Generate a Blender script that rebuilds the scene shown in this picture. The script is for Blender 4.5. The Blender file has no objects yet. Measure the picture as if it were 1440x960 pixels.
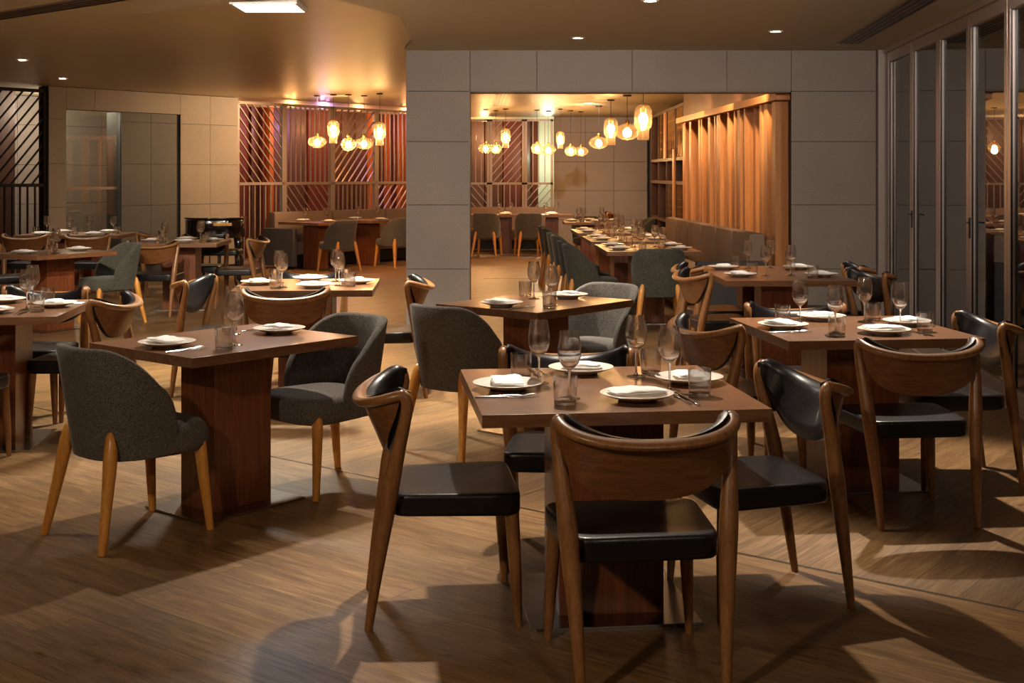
import bpy, bmesh, math, random
from mathutils import Vector, Matrix
PI = math.pi
random.seed(7)
C = bpy.context.scene.collection
FPX, HOR, EYE = 1770.0, 246.0, 1.5      # focal length in pixels, horizon row, eye height
CEIL = 2.7
TH = 0.75                                # table height

def at(px, py, z):                       # the point at height z that sits on this line of sight
    Y = FPX * (EYE - z) / (py - HOR)
    return ((px - 720) / FPX * Y, Y)

# ------------------------------------------------------------------ materials
MATS = {}
def nt(name):
    m = bpy.data.materials.new(name); m.use_nodes = True
    t = m.node_tree; t.nodes.clear()
    o = t.nodes.new('ShaderNodeOutputMaterial')
    b = t.nodes.new('ShaderNodeBsdfPrincipled')
    t.links.new(b.outputs[0], o.inputs[0])
    MATS[name] = m
    return m, t, b, o
def nd(t, kind, **kw):
    n = t.nodes.new(kind)
    for k, v in kw.items():
        setattr(n, k, v)
    return n
def ramp(t, src, stops):
    r = nd(t, 'ShaderNodeValToRGB')
    e = r.color_ramp.elements
    e[0].position, e[0].color = stops[0][0], (*stops[0][1], 1)
    e[1].position, e[1].color = stops[-1][0], (*stops[-1][1], 1)
    for p, c in stops[1:-1]:
        x = e.new(p); x.color = (*c, 1)
    t.links.new(src, r.inputs[0])
    return r.outputs[0]
def mapping(t, scale=(1, 1, 1), rotz=0, coord='Object', rot=None):
    tc = nd(t, 'ShaderNodeTexCoord'); mp = nd(t, 'ShaderNodeMapping')
    mp.inputs['Scale'].default_value = scale
    mp.inputs['Rotation'].default_value = rot if rot else (0, 0, rotz)
    t.links.new(tc.outputs[coord], mp.inputs[0])
    return mp.outputs[0]
def noise(t, vec, scale, detail=4, rough=.6, dist=0):
    n = nd(t, 'ShaderNodeTexNoise')
    n.inputs['Scale'].default_value = scale; n.inputs['Detail'].default_value = detail
    n.inputs['Roughness'].default_value = rough; n.inputs['Distortion'].default_value = dist
    t.links.new(vec, n.inputs['Vector'])
    return n.outputs[0]
def bump(t, b, h, s=.2, d=.01):
    n = nd(t, 'ShaderNodeBump'); n.inputs['Strength'].default_value = s; n.inputs['Distance'].default_value = d
    t.links.new(h, n.inputs['Height']); t.links.new(n.outputs[0], b.inputs['Normal'])
def mixc(t, a, b_, f, mode='MIX'):
    n = nd(t, 'ShaderNodeMix', data_type='RGBA', blend_type=mode)
    for sock, v in ((n.inputs[0], f), (n.inputs[6], a), (n.inputs[7], b_)):
        if isinstance(v, (int, float)): sock.default_value = v
        elif isinstance(v, tuple): sock.default_value = (*v, 1)
        else: t.links.new(v, sock)
    return n.outputs[2]
def P(b, **kw):
    names = dict(base='Base Color', rough='Roughness', metal='Metallic', spec='Specular IOR Level', coat='Coat Weight',
                 coatr='Coat Roughness', sheen='Sheen Weight')
    for k, v in kw.items():
        b.inputs[names[k]].default_value = (*v, 1) if isinstance(v, tuple) else v

def plain(name, col, rough=.5, metal=0, spec=.5, coat=0, nscale=0, namp=.15, stretch=(1, 1, 1), bs=0):
    m, t, b, o = nt(name)
    P(b, base=col, rough=rough, metal=metal, spec=spec, coat=coat, coatr=.1)
    if nscale:
        n = noise(t, mapping(t, stretch), nscale)
        lo = tuple(c * (1 - namp) for c in col); hi = tuple(min(1, c * (1 + namp)) for c in col)
        t.links.new(ramp(t, n, [(.3, lo), (.7, hi)]), b.inputs['Base Color'])
        if bs: bump(t, b, n, bs)
    return m
def wood(name, dark, light, stretch, scale=9, rough=.38, coat=.15, bs=.05):
    m, t, b, o = nt(name)
    v = mapping(t, stretch)
    n1 = noise(t, v, scale, 5, .65, .6)
    n2 = noise(t, v, scale * 5, 3, .6, .1)
    c1 = ramp(t, n1, [(.3, dark), (.5, tuple((a + c) / 2 for a, c in zip(dark, light))), (.72, light)])
    c2 = ramp(t, n2, [(.35, (.62, .62, .62)), (.65, (1, 1, 1))])
    t.links.new(mixc(t, c1, c2, .6, 'MULTIPLY'), b.inputs['Base Color'])
    P(b, rough=rough, coat=coat, coatr=.2)
    bump(t, b, n2, bs)
    return m

wood('walnut_top', (.13, .055, .024), (.27, .125, .060), (1.2, 9, 9), 4, .30, .35)
wood('walnut_pedestal', (.13, .036, .013), (.30, .092, .034), (14, 14, .8), 3, .35, .2)
wood('walnut_frame', (.20, .082, .026), (.38, .175, .062), (9, 9, 1.3), 5, .38, .2)
wood('walnut_veneer', (.12, .044, .014), (.25, .098, .034), (1.5, 6, 14), 5, .35, .25)
wood('oak_leg', (.62, .24, .04), (.86, .40, .08), (9, 9, 1), 4, .38, .25)
wood('timber_slat', (.52, .20, .06), (.74, .33, .11), (20, 20, .7), 2, .5, .05)
wood('dark_timber', (.045, .017, .010), (.11, .040, .020), (14, 14, .8), 3, .5, .05)
plain('black_leather', (.007, .006, .007), .36, 0, .42, .06, 60, .3, bs=.08)
plain('steel', (.42, .40, .38), .26, 1, nscale=30, namp=.1, stretch=(1, 20, 1))
plain('cutlery_steel', (.75, .73, .70), .12, 1)
plain('ceramic', (.80, .74, .66), .28, 0, .5, .3, 40, .05)
plain('napkin_cloth', (.90, .88, .86), .85, 0, .2, 0, 180, .06, bs=.2)
plain('aluminium', (.44, .365, .34), .38, .3)
plain('screen_metal', (.27, .21, .19), .4, .3)
plain('black_metal', (.012, .012, .014), .4, .5)
plain('piano_black', (.006, .006, .007), .08, 0, .6, 1)
plain('brass', (.65, .36, .12), .22, 1)
plain('banquette_fabric', (.30, .215, .155), .9, 0, .15, 0, 260, .35, bs=.25)
plain('mauve_fabric', (.17, .12, .10), .9, 0, .15, 0, 260, .35, bs=.25)
plain('panel_fabric', (.085, .082, .085), .9, 0, .15, 0, 240, .3, bs=.2)
plain('backing', (.02, .017, .015), .8)
plain('white_trim', (.7, .68, .64), .5)
plain('wall_paint', (.16, .13, .11), .8, 0, .3, 0, 6, .1)
plain('red_board', (.11, .022, .010), .55, 0, .3, 0, 12, .35, (8, 8, 1))
plain('orange_board', (.42, .12, .020), .5, 0, .3, 0, 10, .25, (8, 8, 1))
plain('pale_panel', (.55, .58, .45), .6, 0, .3)
plain('exterior_ground', (.03, .03, .03), .8)

def fabric(name, a, b2, scale=420):
    m, t, b, o = nt(name)
    v = mapping(t, (1, 1, 1))
    n = noise(t, v, scale * .6, 2, .8)
    n2 = noise(t, v, 7, 2, .5)
    c = ramp(t, n, [(.40, a), (.60, b2)])
    c = mixc(t, c, ramp(t, n2, [(.3, (.85, .85, .85)), (.7, (1, 1, 1))]), 1.0, 'MULTIPLY')
    t.links.new(c, b.inputs['Base Color'])
    P(b, rough=.95, spec=.1, sheen=.15)
    bump(t, b, n, .5, .002)
fabric('grey_tweed', (.045, .040, .036), (.205, .185, .166), 420)
fabric('olive_tweed', (.028, .028, .022), (.115, .115, .090), 300)

def stone(name, a, b2):
    m, t, b, o = nt(name)
    v = mapping(t, (1, 1, 1))
    n = noise(t, v, 90, 5, .7); n2 = noise(t, v, 1.6, 3, .55)
    c = ramp(t, n, [(.3, a), (.7, b2)])
    c = mixc(t, c, ramp(t, n2, [(.3, (.86, .86, .87)), (.7, (1.0, .99, .97))]), 1.0, 'MULTIPLY')
    t.links.new(c, b.inputs['Base Color'])
    P(b, rough=.62, spec=.35)
    bump(t, b, n, .12, .004)
stone('stone_tile', (.235, .196, .170), (.325, .278, .245))
stone('shaded_stone', (.085, .085, .088), (.12, .118, .12))  # passage side wall in shadow: the shade is put into the stone colour

def ceiling_mat(name, col, rough, metal):
    m, t, b, o = nt(name)
    v = mapping(t, (.7, 34, 1))
    n = noise(t, v, 3, 4, .65)
    lo = tuple(c * .86 for c in col); hi = tuple(c * 1.12 for c in col)
    t.links.new(ramp(t, n, [(.3, lo), (.7, hi)]), b.inputs['Base Color'])
    P(b, rough=rough, metal=metal, spec=.5)
    bump(t, b, n, .12, .004)
ceiling_mat('ceiling_gold', (.55, .47, .32), .42, .25)
ceiling_mat('ceiling_plain', (.46, .43, .35), .6, .0)

def planks(name, ang):
    m, t, b, o = nt(name)
    v = mapping(t, (1, 1, 1), -ang)
    br = nd(t, 'ShaderNodeTexBrick', offset=.37, offset_frequency=2)
    t.links.new(v, br.inputs['Vector'])
    br.inputs['Color1'].default_value = (0, 0, 0, 1); br.inputs['Color2'].default_value = (1, 1, 1, 1)
    br.inputs['Mortar'].default_value = (.5, .5, .5, 1)
    br.inputs['Scale'].default_value = 1; br.inputs['Mortar Size'].default_value = .0016
    br.inputs['Mortar Smooth'].default_value = .2
    br.inputs['Brick Width'].default_value = 1.9; br.inputs['Row Height'].default_value = .19
    # shift the grain from board to board
    ad = nd(t, 'ShaderNodeVectorMath', operation='MULTIPLY_ADD')
    t.links.new(br.outputs['Color'], ad.inputs[0]); ad.inputs[1].default_value = (7, 3, 5)
    t.links.new(v, ad.inputs[2])
    mp = nd(t, 'ShaderNodeMapping'); mp.inputs['Scale'].default_value = (.9, 9, 1)
    t.links.new(ad.outputs[0], mp.inputs[0])
    n1 = noise(t, mp.outputs[0], 2.6, 6, .62, 1.1)
    mp2 = nd(t, 'ShaderNodeMapping'); mp2.inputs['Scale'].default_value = (4, 90, 1)
    t.links.new(ad.outputs[0], mp2.inputs[0])
    n2 = noise(t, mp2.outputs[0], 2.2, 4, .7)
    mp3 = nd(t, 'ShaderNodeMapping'); mp3.inputs['Scale'].default_value = (2.2, 5, 1)
    t.links.new(ad.outputs[0], mp3.inputs[0])
    n3 = noise(t, mp3.outputs[0], 2.1, 2, .5)
    c = ramp(t, n1, [(.28, (.120, .060, .025)), (.5, (.205, .116, .050)), (.74, (.31, .192, .090))])
    c = mixc(t, c, ramp(t, n2, [(.32, (.58, .55, .52)), (.60, (1.1, 1.1, 1.1))]), .85, 'MULTIPLY')
    c = mixc(t, c, ramp(t, br.outputs['Color'], [(0, (.80, .80, .82)), (1, (1.12, 1.08, 1.02))]), 1.0, 'MULTIPLY')
    c = mixc(t, c, ramp(t, n3, [(.71, (1, 1, 1)), (.78, (.38, .34, .32))]), 1.0, 'MULTIPLY')   # knots
    c = mixc(t, c, (.05, .033, .022), br.outputs['Fac'])
    t.links.new(c, b.inputs['Base Color'])
    r = ramp(t, n2, [(.3, (.46, .46, .46)), (.7, (.36, .36, .36))])
    t.links.new(r, b.inputs['Roughness']); P(b, spec=.45)
    bump(t, b, n2, .10, .004)
A1 = math.atan2(.618, -.786)
planks('floor_planks', A1)
planks('floor_planks_cross', A1 - PI / 2)

def thin_glass(name, tint, lo, hi, rough=.02):
    m, t, b, o = nt(name)
    t.nodes.remove(b)
    tr = nd(t, 'ShaderNodeBsdfTransparent'); tr.inputs[0].default_value = (*tint, 1)
    gl = nd(t, 'ShaderNodeBsdfGlossy'); gl.inputs['Roughness'].default_value = rough
    gl.inputs['Color'].default_value = (1, 1, 1, 1)
    lw = nd(t, 'ShaderNodeLayerWeight'); lw.inputs['Blend'].default_value = .35
    mr = nd(t, 'ShaderNodeMapRange')
    mr.inputs['To Min'].default_value = lo; mr.inputs['To Max'].default_value = hi
    t.links.new(lw.outputs['Facing'], mr.inputs[0])
    mx = nd(t, 'ShaderNodeMixShader')
    t.links.new(mr.outputs[0], mx.inputs[0]); t.links.new(tr.outputs[0], mx.inputs[1]); t.links.new(gl.outputs[0], mx.inputs[2])
    t.links.new(mx.outputs[0], o.inputs[0])
def solid_glass(name, share, col=(1, 1, 1)):
    m, t, b, o = nt(name); t.nodes.remove(b)
    g = nd(t, 'ShaderNodeBsdfGlass'); g.inputs['IOR'].default_value = 1.48; g.inputs['Roughness'].default_value = .012; g.inputs[0].default_value = (*col, 1)
    tr = nd(t, 'ShaderNodeBsdfTransparent'); tr.inputs[0].default_value = (1, 1, 1, 1)
    mx = nd(t, 'ShaderNodeMixShader'); mx.inputs[0].default_value = share
    t.links.new(tr.outputs[0], mx.inputs[1]); t.links.new(g.outputs[0], mx.inputs[2]); t.links.new(mx.outputs[0], o.inputs[0])
solid_glass('drinking_glass', .85)
solid_glass('glass_stem', .93)
thin_glass('lobby_glass', (.85, .88, .84), .04, .3, .0)
thin_glass('window_glass', (.55, .57, .58), .10, .55, .0)
thin_glass('amber_glass', (.97, .80, .58), .06, .55, .08)
t_ = MATS['amber_glass'].node_tree; o_ = next(n for n in t_.nodes if n.type == 'OUTPUT_MATERIAL'); m0 = o_.inputs[0].links[0].from_node
tl_ = nd(t_, 'ShaderNodeBsdfTranslucent'); tl_.inputs[0].default_value = (1, .72, .42, 1)
m1 = nd(t_, 'ShaderNodeMixShader'); m1.inputs[0].default_value = .06
t_.links.new(m0.outputs[0], m1.inputs[1]); t_.links.new(tl_.outputs[0], m1.inputs[2]); t_.links.new(m1.outputs[0], o_.inputs[0])
def emit(name, col, s):
    m, t, b, o = nt(name); t.nodes.remove(b)
    e = nd(t, 'ShaderNodeEmission'); e.inputs[0].default_value = (*col, 1); e.inputs[1].default_value = s
    t.links.new(e.outputs[0], o.inputs[0])
emit('bulb_glow', (1, .66, .32), 45)
emit('downlight_glow', (1, .9, .75), 30)
emit('tube_glow', (.95, .97, 1), 40)
emit('purple_glow', (.75, .45, 1), 6)

# ------------------------------------------------------------------ mesh helpers
def box(bm, c, s, rz=0, bev=0, M=None):
    r = bmesh.ops.create_cube(bm, size=1)
    vs = r['verts']
    mat = Matrix.Translation(c) @ Matrix.Rotation(rz, 4, 'Z') @ Matrix.Diagonal((*s, 1))
    if M is not None: mat = M @ mat
    bmesh.ops.transform(bm, matrix=mat, verts=vs)
    if bev:
        es = list({e for v in vs for e in v.link_edges})
        bmesh.ops.bevel(bm, geom=es, offset=bev, segments=2, affect='EDGES', profile=.7)
def lathe(bm, prof, seg=20, c=(0, 0, 0)):
    rings = []
    for r, z in prof:
        if r < 1e-5: rings.append([bm.verts.new((c[0], c[1], c[2] + z))])
        else: rings.append([bm.verts.new((c[0] + r * math.cos(2 * PI * i / seg), c[1] + r * math.sin(2 * PI * i / seg), c[2] + z)) for i in range(seg)])
    for a, b in zip(rings, rings[1:]):
        for i in range(seg):
            j = (i + 1) % seg
            if len(a) == 1 and len(b) == 1: continue
            if len(a) == 1: bm.faces.new((a[0], b[j], b[i]))
            elif len(b) == 1: bm.faces.new((a[i], a[j], b[0]))
            else: bm.faces.new((a[i], a[j], b[j], b[i]))
def spline(pts, n):                      # Catmull-Rom through tuples of any length
    out = []
    p = [pts[0]] + list(pts) + [pts[-1]]
    for i in range(1, len(p) - 2):
        for k in range(n):
            u = k / n
            out.append(tuple(.5 * ((2 * b) + (-a + c) * u + (2 * a - 5 * b + 4 * c - d) * u * u + (-a + 3 * b - 3 * c + d) * u ** 3)
                             for a, b, c, d in zip(p[i - 1], p[i], p[i + 1], p[i + 2])))
    out.append(tuple(pts[-1]))
    return out
def sweep(bm, pts, seg=12, n=5, up=None):   # pts: (x, y, z, ru, rv); closed ends
    P_ = spline(pts, n) if n > 1 else pts
    L = [Vector(p[:3]) for p in P_]
    rings = []; prev = None
    for i, p in enumerate(P_):
        t = (L[min(i + 1, len(L) - 1)] - L[max(i - 1, 0)]).normalized()
        if up is not None: u = t.cross(Vector(up))
        elif prev is None:
            u = t.cross(Vector((0, 1, 0)) if abs(t.z) > .7 else Vector((0, 0, 1)))
        else: u = prev - t * prev.dot(t)
        u.normalize(); prev = u
        v = t.cross(u)
        rv = p[4] if len(p) > 4 else p[3]
        rings.append([bm.verts.new(L[i] + u * (p[3] * math.cos(2 * PI * k / seg)) + v * (rv * math.sin(2 * PI * k / seg))) for k in range(seg)])
    for a, b in zip(rings, rings[1:]):
        for k in range(seg):
            bm.faces.new((a[k], a[(k + 1) % seg], b[(k + 1) % seg], b[k]))
    bm.faces.new(rings[0][::-1]); bm.faces.new(rings[-1])
def pad(bm, outline, z0, z1, r=.02, dome=0, seg=64, nr=5, dish=None):
    """cushion: outline(angle)->(x,y); rounded edges of radius r; top domed or dished"""
    pts = [outline(2 * PI * i / seg) for i in range(seg)]
    cx = sum(p[0] for p in pts) / seg; cy = sum(p[1] for p in pts) / seg
    R = max(math.hypot(p[0] - cx, p[1] - cy) for p in pts)
    lev = []
    for k in range(5):
        a = PI / 2 * k / 4
        lev.append((1 - (r * (1 - math.sin(a))) / R, z0 + r * (1 - math.cos(a))))
    for k in range(5):
        a = PI / 2 * k / 4
        lev.append((1 - (r * (1 - math.cos(a))) / R, z1 - r * (1 - math.sin(a))))
    rings = []
    for s, z in lev:
        rings.append([bm.verts.new((cx + (x - cx) * s, cy + (y - cy) * s, z)) for x, y in pts])
    s0 = lev[-1][0]
    for k in range(1, nr):
        s = s0 * (1 - k / nr)
        h = dome * (1 - (s / s0) ** 2)
        rings.append([bm.verts.new((cx + (x - cx) * s, cy + (y - cy) * s, z1 + h)) for x, y in pts])
    for a, b in zip(rings, rings[1:]):
        for i in range(seg):
            j = (i + 1) % seg
            bm.faces.new((a[i], a[j], b[j], b[i]))
    bm.faces.new(rings[0][::-1])
    cv = bm.verts.new((cx, cy, z1 + dome))
    for i in range(seg): bm.faces.new((rings[-1][i], rings[-1][(i + 1) % seg], cv))
def superell(wf, wb, y0, y1, p=.35):     # trapezoid-ish rounded outline
    def f(a):
        c, s = math.cos(a), math.sin(a)
        u = math.copysign(abs(c) ** p, c); v = math.copysign(abs(s) ** p, s)
        y = (y0 + y1) / 2 + v * (y1 - y0) / 2
        w = wb + (wf - wb) * (v + 1) / 2
        return (u * w / 2, y)
    return f
def mesh(bm, name, mat, smooth=True, ang=40):
    bmesh.ops.recalc_face_normals(bm, faces=bm.faces)
    me = bpy.data.meshes.new(name); bm.to_mesh(me); bm.free()
    mats = mat if isinstance(mat, (list, tuple)) else [mat]
    for m in mats: me.materials.append(MATS[m])
    if smooth:
        me.polygons.foreach_set('use_smooth', [True] * len(me.polygons))
        me.set_sharp_from_angle(angle=math.radians(ang))
    return me
def link(name, me, parent=None, loc=(0, 0, 0), rz=0):
    o = bpy.data.objects.new(name, me); C.objects.link(o)
    o.location = loc; o.rotation_euler = (0, 0, rz)
    if parent is not None: o.parent = parent
    return o
def tag(o, label, cat, group=None, kind=None):
    o['label'] = label; o['category'] = cat
    if group: o['group'] = group
    if kind: o['kind'] = kind
    return o
def struct(name, bm, mat, parent=None, smooth=False, **kw):
    o = link(name, mesh(bm, name, mat, smooth), parent, **kw)
    o['kind'] = 'structure'
    return o
def spawn(kind, name, loc, rz, label, cat, group=None):
    """kind: list of (part name, mesh, [children]); the thing is an Empty, or the one mesh itself"""
    if len(kind) == 1 and not kind[0][2]:
        t = link(name, kind[0][1], None, loc, rz)
    else:
        t = link(name, None, None, loc, rz)
        for pn, me, ch in kind:
            p = link(pn, me, t)
            for cn, cm in ch: link(cn, cm, p)
    return tag(t, label, cat, group)
def B(): return bmesh.new()

# ------------------------------------------------------------------ kinds
def railp(q):                            # q from -pi/2 to pi/2 along the bowed rail
    c, k = math.sin(q), math.cos(q)
    return (math.copysign(abs(c) ** .88, c) * .262, -.150 - .152 * max(0, k) ** .80, .782 - .050 * max(0, k) ** 1.1)
def wood_chair_kind():
    K = []
    b = B(); pad(b, superell(.505, .435, -.20, .235, .20), .370, .445, .016, -.010, 72); K.append(('seat', mesh(b, 'seat', 'black_leather'), []))
    for s in (-1, 1):
        b = B()
        sweep(b, [(.212 * s, -.272, 0, .0135), (.220 * s, -.246, .18, .020), (.233 * s, -.214, .38, .027), (.240 * s, -.198, .48, .029),
                  (.252 * s, -.172, .61, .0235), (.260 * s, -.152, .70, .0205), (.262 * s, -.146, .745, .0205), (.262 * s, -.152, .772, .0205), (.260 * s, -.172, .781, .0195)], 14, 5)
        K.append(('leg', mesh(b, 'leg', 'walnut_frame'), []))
    for s in (-1, 1):
        b = B(); sweep(b, [(.214 * s, .203, .385, .024), (.224 * s, .213, .2, .021), (.234 * s, .223, 0, .0125)], 12, 4)
        K.append(('leg', mesh(b, 'leg', 'walnut_frame'), []))
    b = B(); pts = []
    for i in range(25):
        q = -PI / 2 + PI * i / 24; x, y, z = railp(q); k = max(0, math.cos(q))
        pts.append((x, y, z, .0185 + .010 * k, .0180 - .002 * k))
    sweep(b, pts, 14, 1, up=(0, 0, 1))
    K.append(('top_rail', mesh(b, 'top_rail', 'walnut_frame'), []))
    def slab(off0, off1, inset, H, top, mat, name, fl=.15):
        b = B(); NX, NT = 32, 10; L = [[], []]
        for side, off in ((0, off0), (1, off1)):
            for i in range(NX + 1):
                q = (-PI / 2 + PI * i / NX) * inset
                x, yr, zr = railp(q); k = max(0, math.cos(q)); kk = max(0, math.cos(-PI / 2 + PI * i / NX)); col = []
                zt = zr + (top * (.35 + .65 * math.sin(q) ** 2) * min(1, .25 + kk * 3.5) if top > 0 else top); zb = .772 - (.772 - .732 + H) * kk ** .60
                # inward normal of the bow in plan
                nx, ny = -math.sin(q) * .75, max(fl, k); l = math.hypot(nx, ny); nx /= l; ny /= l
                for j in range(NT + 1):
                    u = j / NT; z = zt + (zb - zt) * u
                    d = max(0, (zr - z) / .19)
                    e = min(1, kk * 3.5) * min(1, (1 - u) * 4 + .25) * min(1, u * 5 + .5)
                    o_ = off * (.4 + .6 * e) if side else off
                    col.append(b.verts.new((x + nx * o_, yr + ny * o_ + .085 * d * k, z)))
                L[side].append(col)
        for i in range(NX):
            for j in range(NT):
                for s in (0, 1):
                    q = L[s]; b.faces.new((q[i][j], q[i + 1][j], q[i + 1][j + 1], q[i][j + 1]))
        def rim(p):
            for (a0, b0), (a1, b1) in zip(p, p[1:]): b.faces.new((a0, a1, b1, b0))
        rim([(L[0][i][0], L[1][i][0]) for i in range(NX + 1)]); rim([(L[0][i][NT], L[1][i][NT]) for i in range(NX + 1)])
        rim([(L[0][0][j], L[1][0][j]) for j in range(NT + 1)]); rim([(L[0][NX][j], L[1][NX][j]) for j in range(NT + 1)])
        bmesh.ops.remove_doubles(b, verts=b.verts, dist=.0003)
        return mesh(b, name, mat, True, 60)
    K.append(('back_shell', slab(.002, .018, .955, .176, -.004, 'walnut_veneer', 'back_shell'), []))
    K.append(('backrest', slab(.0185, .052, 1.0, .180, .034, 'black_leather', 'backrest', .8), []))
    return K
def tub_chair_kind(fab):
    K = []
    b = B()
    TM = math.radians(104); N = 48
    rings = []
    for i in range(N + 1):
        th = -TM + 2 * TM * i / N
        a = abs(th) / TM
        sm = max(0, min(1, (a - .26) / .74)); sm = 1 - max(0, 1 - sm ** 2.1) ** .62
        zt = .805 - .375 * sm; zb = .345 + .01 * sm
        sx = math.copysign(abs(math.sin(th)) ** .80, math.sin(th)); cy = math.copysign(abs(math.cos(th)) ** .80, math.cos(th))
        def pt(z, off):
            v = (z - .345) / .46
            rx = .228 + .045 * v + off; ry = .225 + .03 * v + off
            return Vector((rx * sx, -ry * cy + .0 - .045 * v * max(0, math.cos(th)), z))
        tk = .042 - .010 * sm
        prof = []
        for k in range(7): prof.append((zb + (zt - .015 - zb) * k / 6, 0))
        for k in range(1, 6):
            q = PI * k / 6
            prof.append((zt - .015 + .015 * math.sin(q), -tk / 2 + tk / 2 * math.cos(q)))
        for k in range(7): prof.append((zt - .015 - (zt - .015 - zb) * k / 6, -tk))
        rings.append([b.verts.new(pt(z, o)) for z, o in prof])
    n = len(rings[0])
    for r0, r1 in zip(rings, rings[1:]):
        for k in range(n): b.faces.new((r0[k], r1[k], r1[(k + 1) % n], r0[(k + 1) % n]))
    b.faces.new(rings[0]); b.faces.new(rings[-1][::-1])
    K.append(('backrest', mesh(b, 'backrest', fab, True, 70), []))
    b = B(); pad(b, superell(.50, .41, -.20, .275, .55), .335, .462, .045, .018, 64)
    K.append(('seat', mesh(b, 'seat', fab, True, 80), []))
    for s in (-1, 1):
        b = B(); sweep(b, [(.163 * s, -.196, .465, .008, .006), (.166 * s, -.202, .445, .021, .017), (.178 * s, -.208, .37, .030, .028), (.200 * s, -.236, .2, .024, .022), (.228 * s, -.275, 0, .0165, .0165)], 14, 4)
        K.append(('leg', mesh(b, 'leg', 'oak_leg'), []))
        b = B(); sweep(b, [(.192 * s, .200, .385, .030, .026), (.207 * s, .215, .2, .024, .022), (.222 * s, .234, 0, .016, .016)], 12, 4)
        K.append(('leg', mesh(b, 'leg', 'oak_leg'), []))
    return K
WC = wood_chair_kind(); TC = tub_chair_kind('grey_tweed'); TO = tub_chair_kind('olive_tweed')

def table_kind(L, W, pl, pw, bl, bw):
    b = B(); box(b, (0, 0, TH - .021), (L, W, .042), bev=.002); t = mesh(b, 'tabletop', 'walnut_top', False)
    b = B(); box(b, (0, 0, (TH - .042 + .01) / 2), (pl, pw, TH - .042 - .01), bev=.002); p = mesh(b, 'pedestal', 'walnut_pedestal', False)
    b = B(); box(b, (0, 0, .005), (bl, bw, .010), bev=.002); q = mesh(b, 'base_plate', 'steel', False)
    return [('tabletop', t, []), ('pedestal', p, []), ('base_plate', q, [])]
T4 = table_kind(.935, .935, .36, .36, .58, .58)
T2 = table_kind(.93, .755, .32, .24, .57, .43)
T6 = table_kind(1.30, .935, .45, .32, .75, .55)
TJ = table_kind(.935, .735, .34, .26, .57, .45)

def wine_kind():
    b = B()
    lathe(b, [(.0085, .098), (.020, .106), (.031, .119), (.0385, .139), (.0405, .157), (.0395, .176), (.0355, .200), (.0315, .226), (.0305, .226),
              (.0347, .200), (.0385, .176), (.0395, .157), (.0373, .140), (.030, .121), (.018, .109), (0, .104)], 24)
    bowl = mesh(b, 'bowl', 'drinking_glass', True, 80)
    b = B()
    lathe(b, [(0, 0), (.037, 0), (.0375, .0015), (.030, .004), (.010, .007), (.005, .014), (.0037, .03), (.0037, .08), (.0055, .092), (.0085, .099)], 20)
    st = mesh(b, 'stem', 'glass_stem', True, 80)
    return [('bowl', bowl, []), ('stem', st, [])]
def tumbler_kind():
    b = B()
    lathe(b, [(0, 0), (.034, 0), (.037, .003), (.040, .092), (.0385, .092), (.0362, .016), (.033, .012), (0, .011)], 24)
    return [('tumbler', mesh(b, 'tumbler', 'drinking_glass', True, 50), [])]
def plate_kind():
    b = B()
    lathe(b, [(0, 0), (.062, 0), (.065, .003), (.063, .006), (.095, .013), (.122, .023), (.1235, .0255), (.121, .0265), (.093, .0185), (.07, .012), (0, .011)], 48)
    return [('plate', mesh(b, 'plate', 'ceramic', True, 50), [])]
def napkin_kind(L, W, fold):
    b = B()
    def sheet(z, x0, x1, y0, y1, th, ph):
        NX, NY = 20, 12; g = [[], []]
        for s in (0, 1):
            for i in range(NX + 1):
                col = []
                for j in range(NY + 1):
                    u, v = 2 * i / NX - 1, 2 * j / NY - 1
                    k = 1 - .07 * abs(v) ** 3 - .012 * math.sin(v * 5 + ph); m = 1 - .08 * abs(u) ** 4 - .015 * math.sin(u * 4 + ph)
                    x = (x0 + x1) / 2 + u * k * (x1 - x0) / 2; y = (y0 + y1) / 2 + v * m * (y1 - y0) / 2
                    e = min(1, min(j, NY - j) / 2) ** .6 * min(1, min(i, NX - i) / 2) ** .6
                    h = .0022 * math.sin(x * 38 + ph) + .0018 * math.sin(y * 52 + x * 24 + ph) + .0012 * math.sin(x * 95 + y * 70)
                    zz = z + h * (.4 + .6 * s) + (th * (.25 + .75 * e) if s else 0)
                    col.append(b.verts.new((x, y, max(.0, zz + .002))))
                g[s].append(col)
        for s in (0, 1):
            for i in range(NX):
                for j in range(NY): b.faces.new((g[s][i][j], g[s][i + 1][j], g[s][i + 1][j + 1], g[s][i][j + 1]))
        for i in range(NX):
            for j in (0, NY): b.faces.new((g[0][i][j], g[0][i + 1][j], g[1][i + 1][j], g[1][i][j]))
        for j in range(NY):
            for i in (0, NX): b.faces.new((g[0][i][j], g[0][i][j + 1], g[1][i][j + 1], g[1][i][j]))
    sheet(.0, -L / 2, L / 2, -W / 2, W / 2, .006, 0)
    sheet(.0055, -L / 2 + .004, L / 2 - fold, -W / 2 + .002, W / 2 - .006, .0055, 1.7)
    return [('napkin', mesh(b, 'napkin', 'napkin_cloth', True, 75), [])]
def fork_kind():
    b = B()
    sweep(b, [(0, -.095, .0022, .0045, .0018), (0, -.06, .003, .0042, .0017), (0, .0, .004, .0024, .0016), (0, .035, .004, .0035, .0015), (0, .05, .003, .010, .0012), (0, .062, .003, .0115, .0012)], 8, 3, up=(0, 0, 1))
    for k in range(4):
        x = -.009 + .006 * k
        sweep(b, [(x, .06, .003, .0017, .0011), (x, .08, .0055, .0015, .001), (x * .95, .1, .0065, .0009, .0008)], 6, 2, up=(0, 0, 1))
    return [('fork', mesh(b, 'fork', 'cutlery_steel', True, 60), [])]
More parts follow.
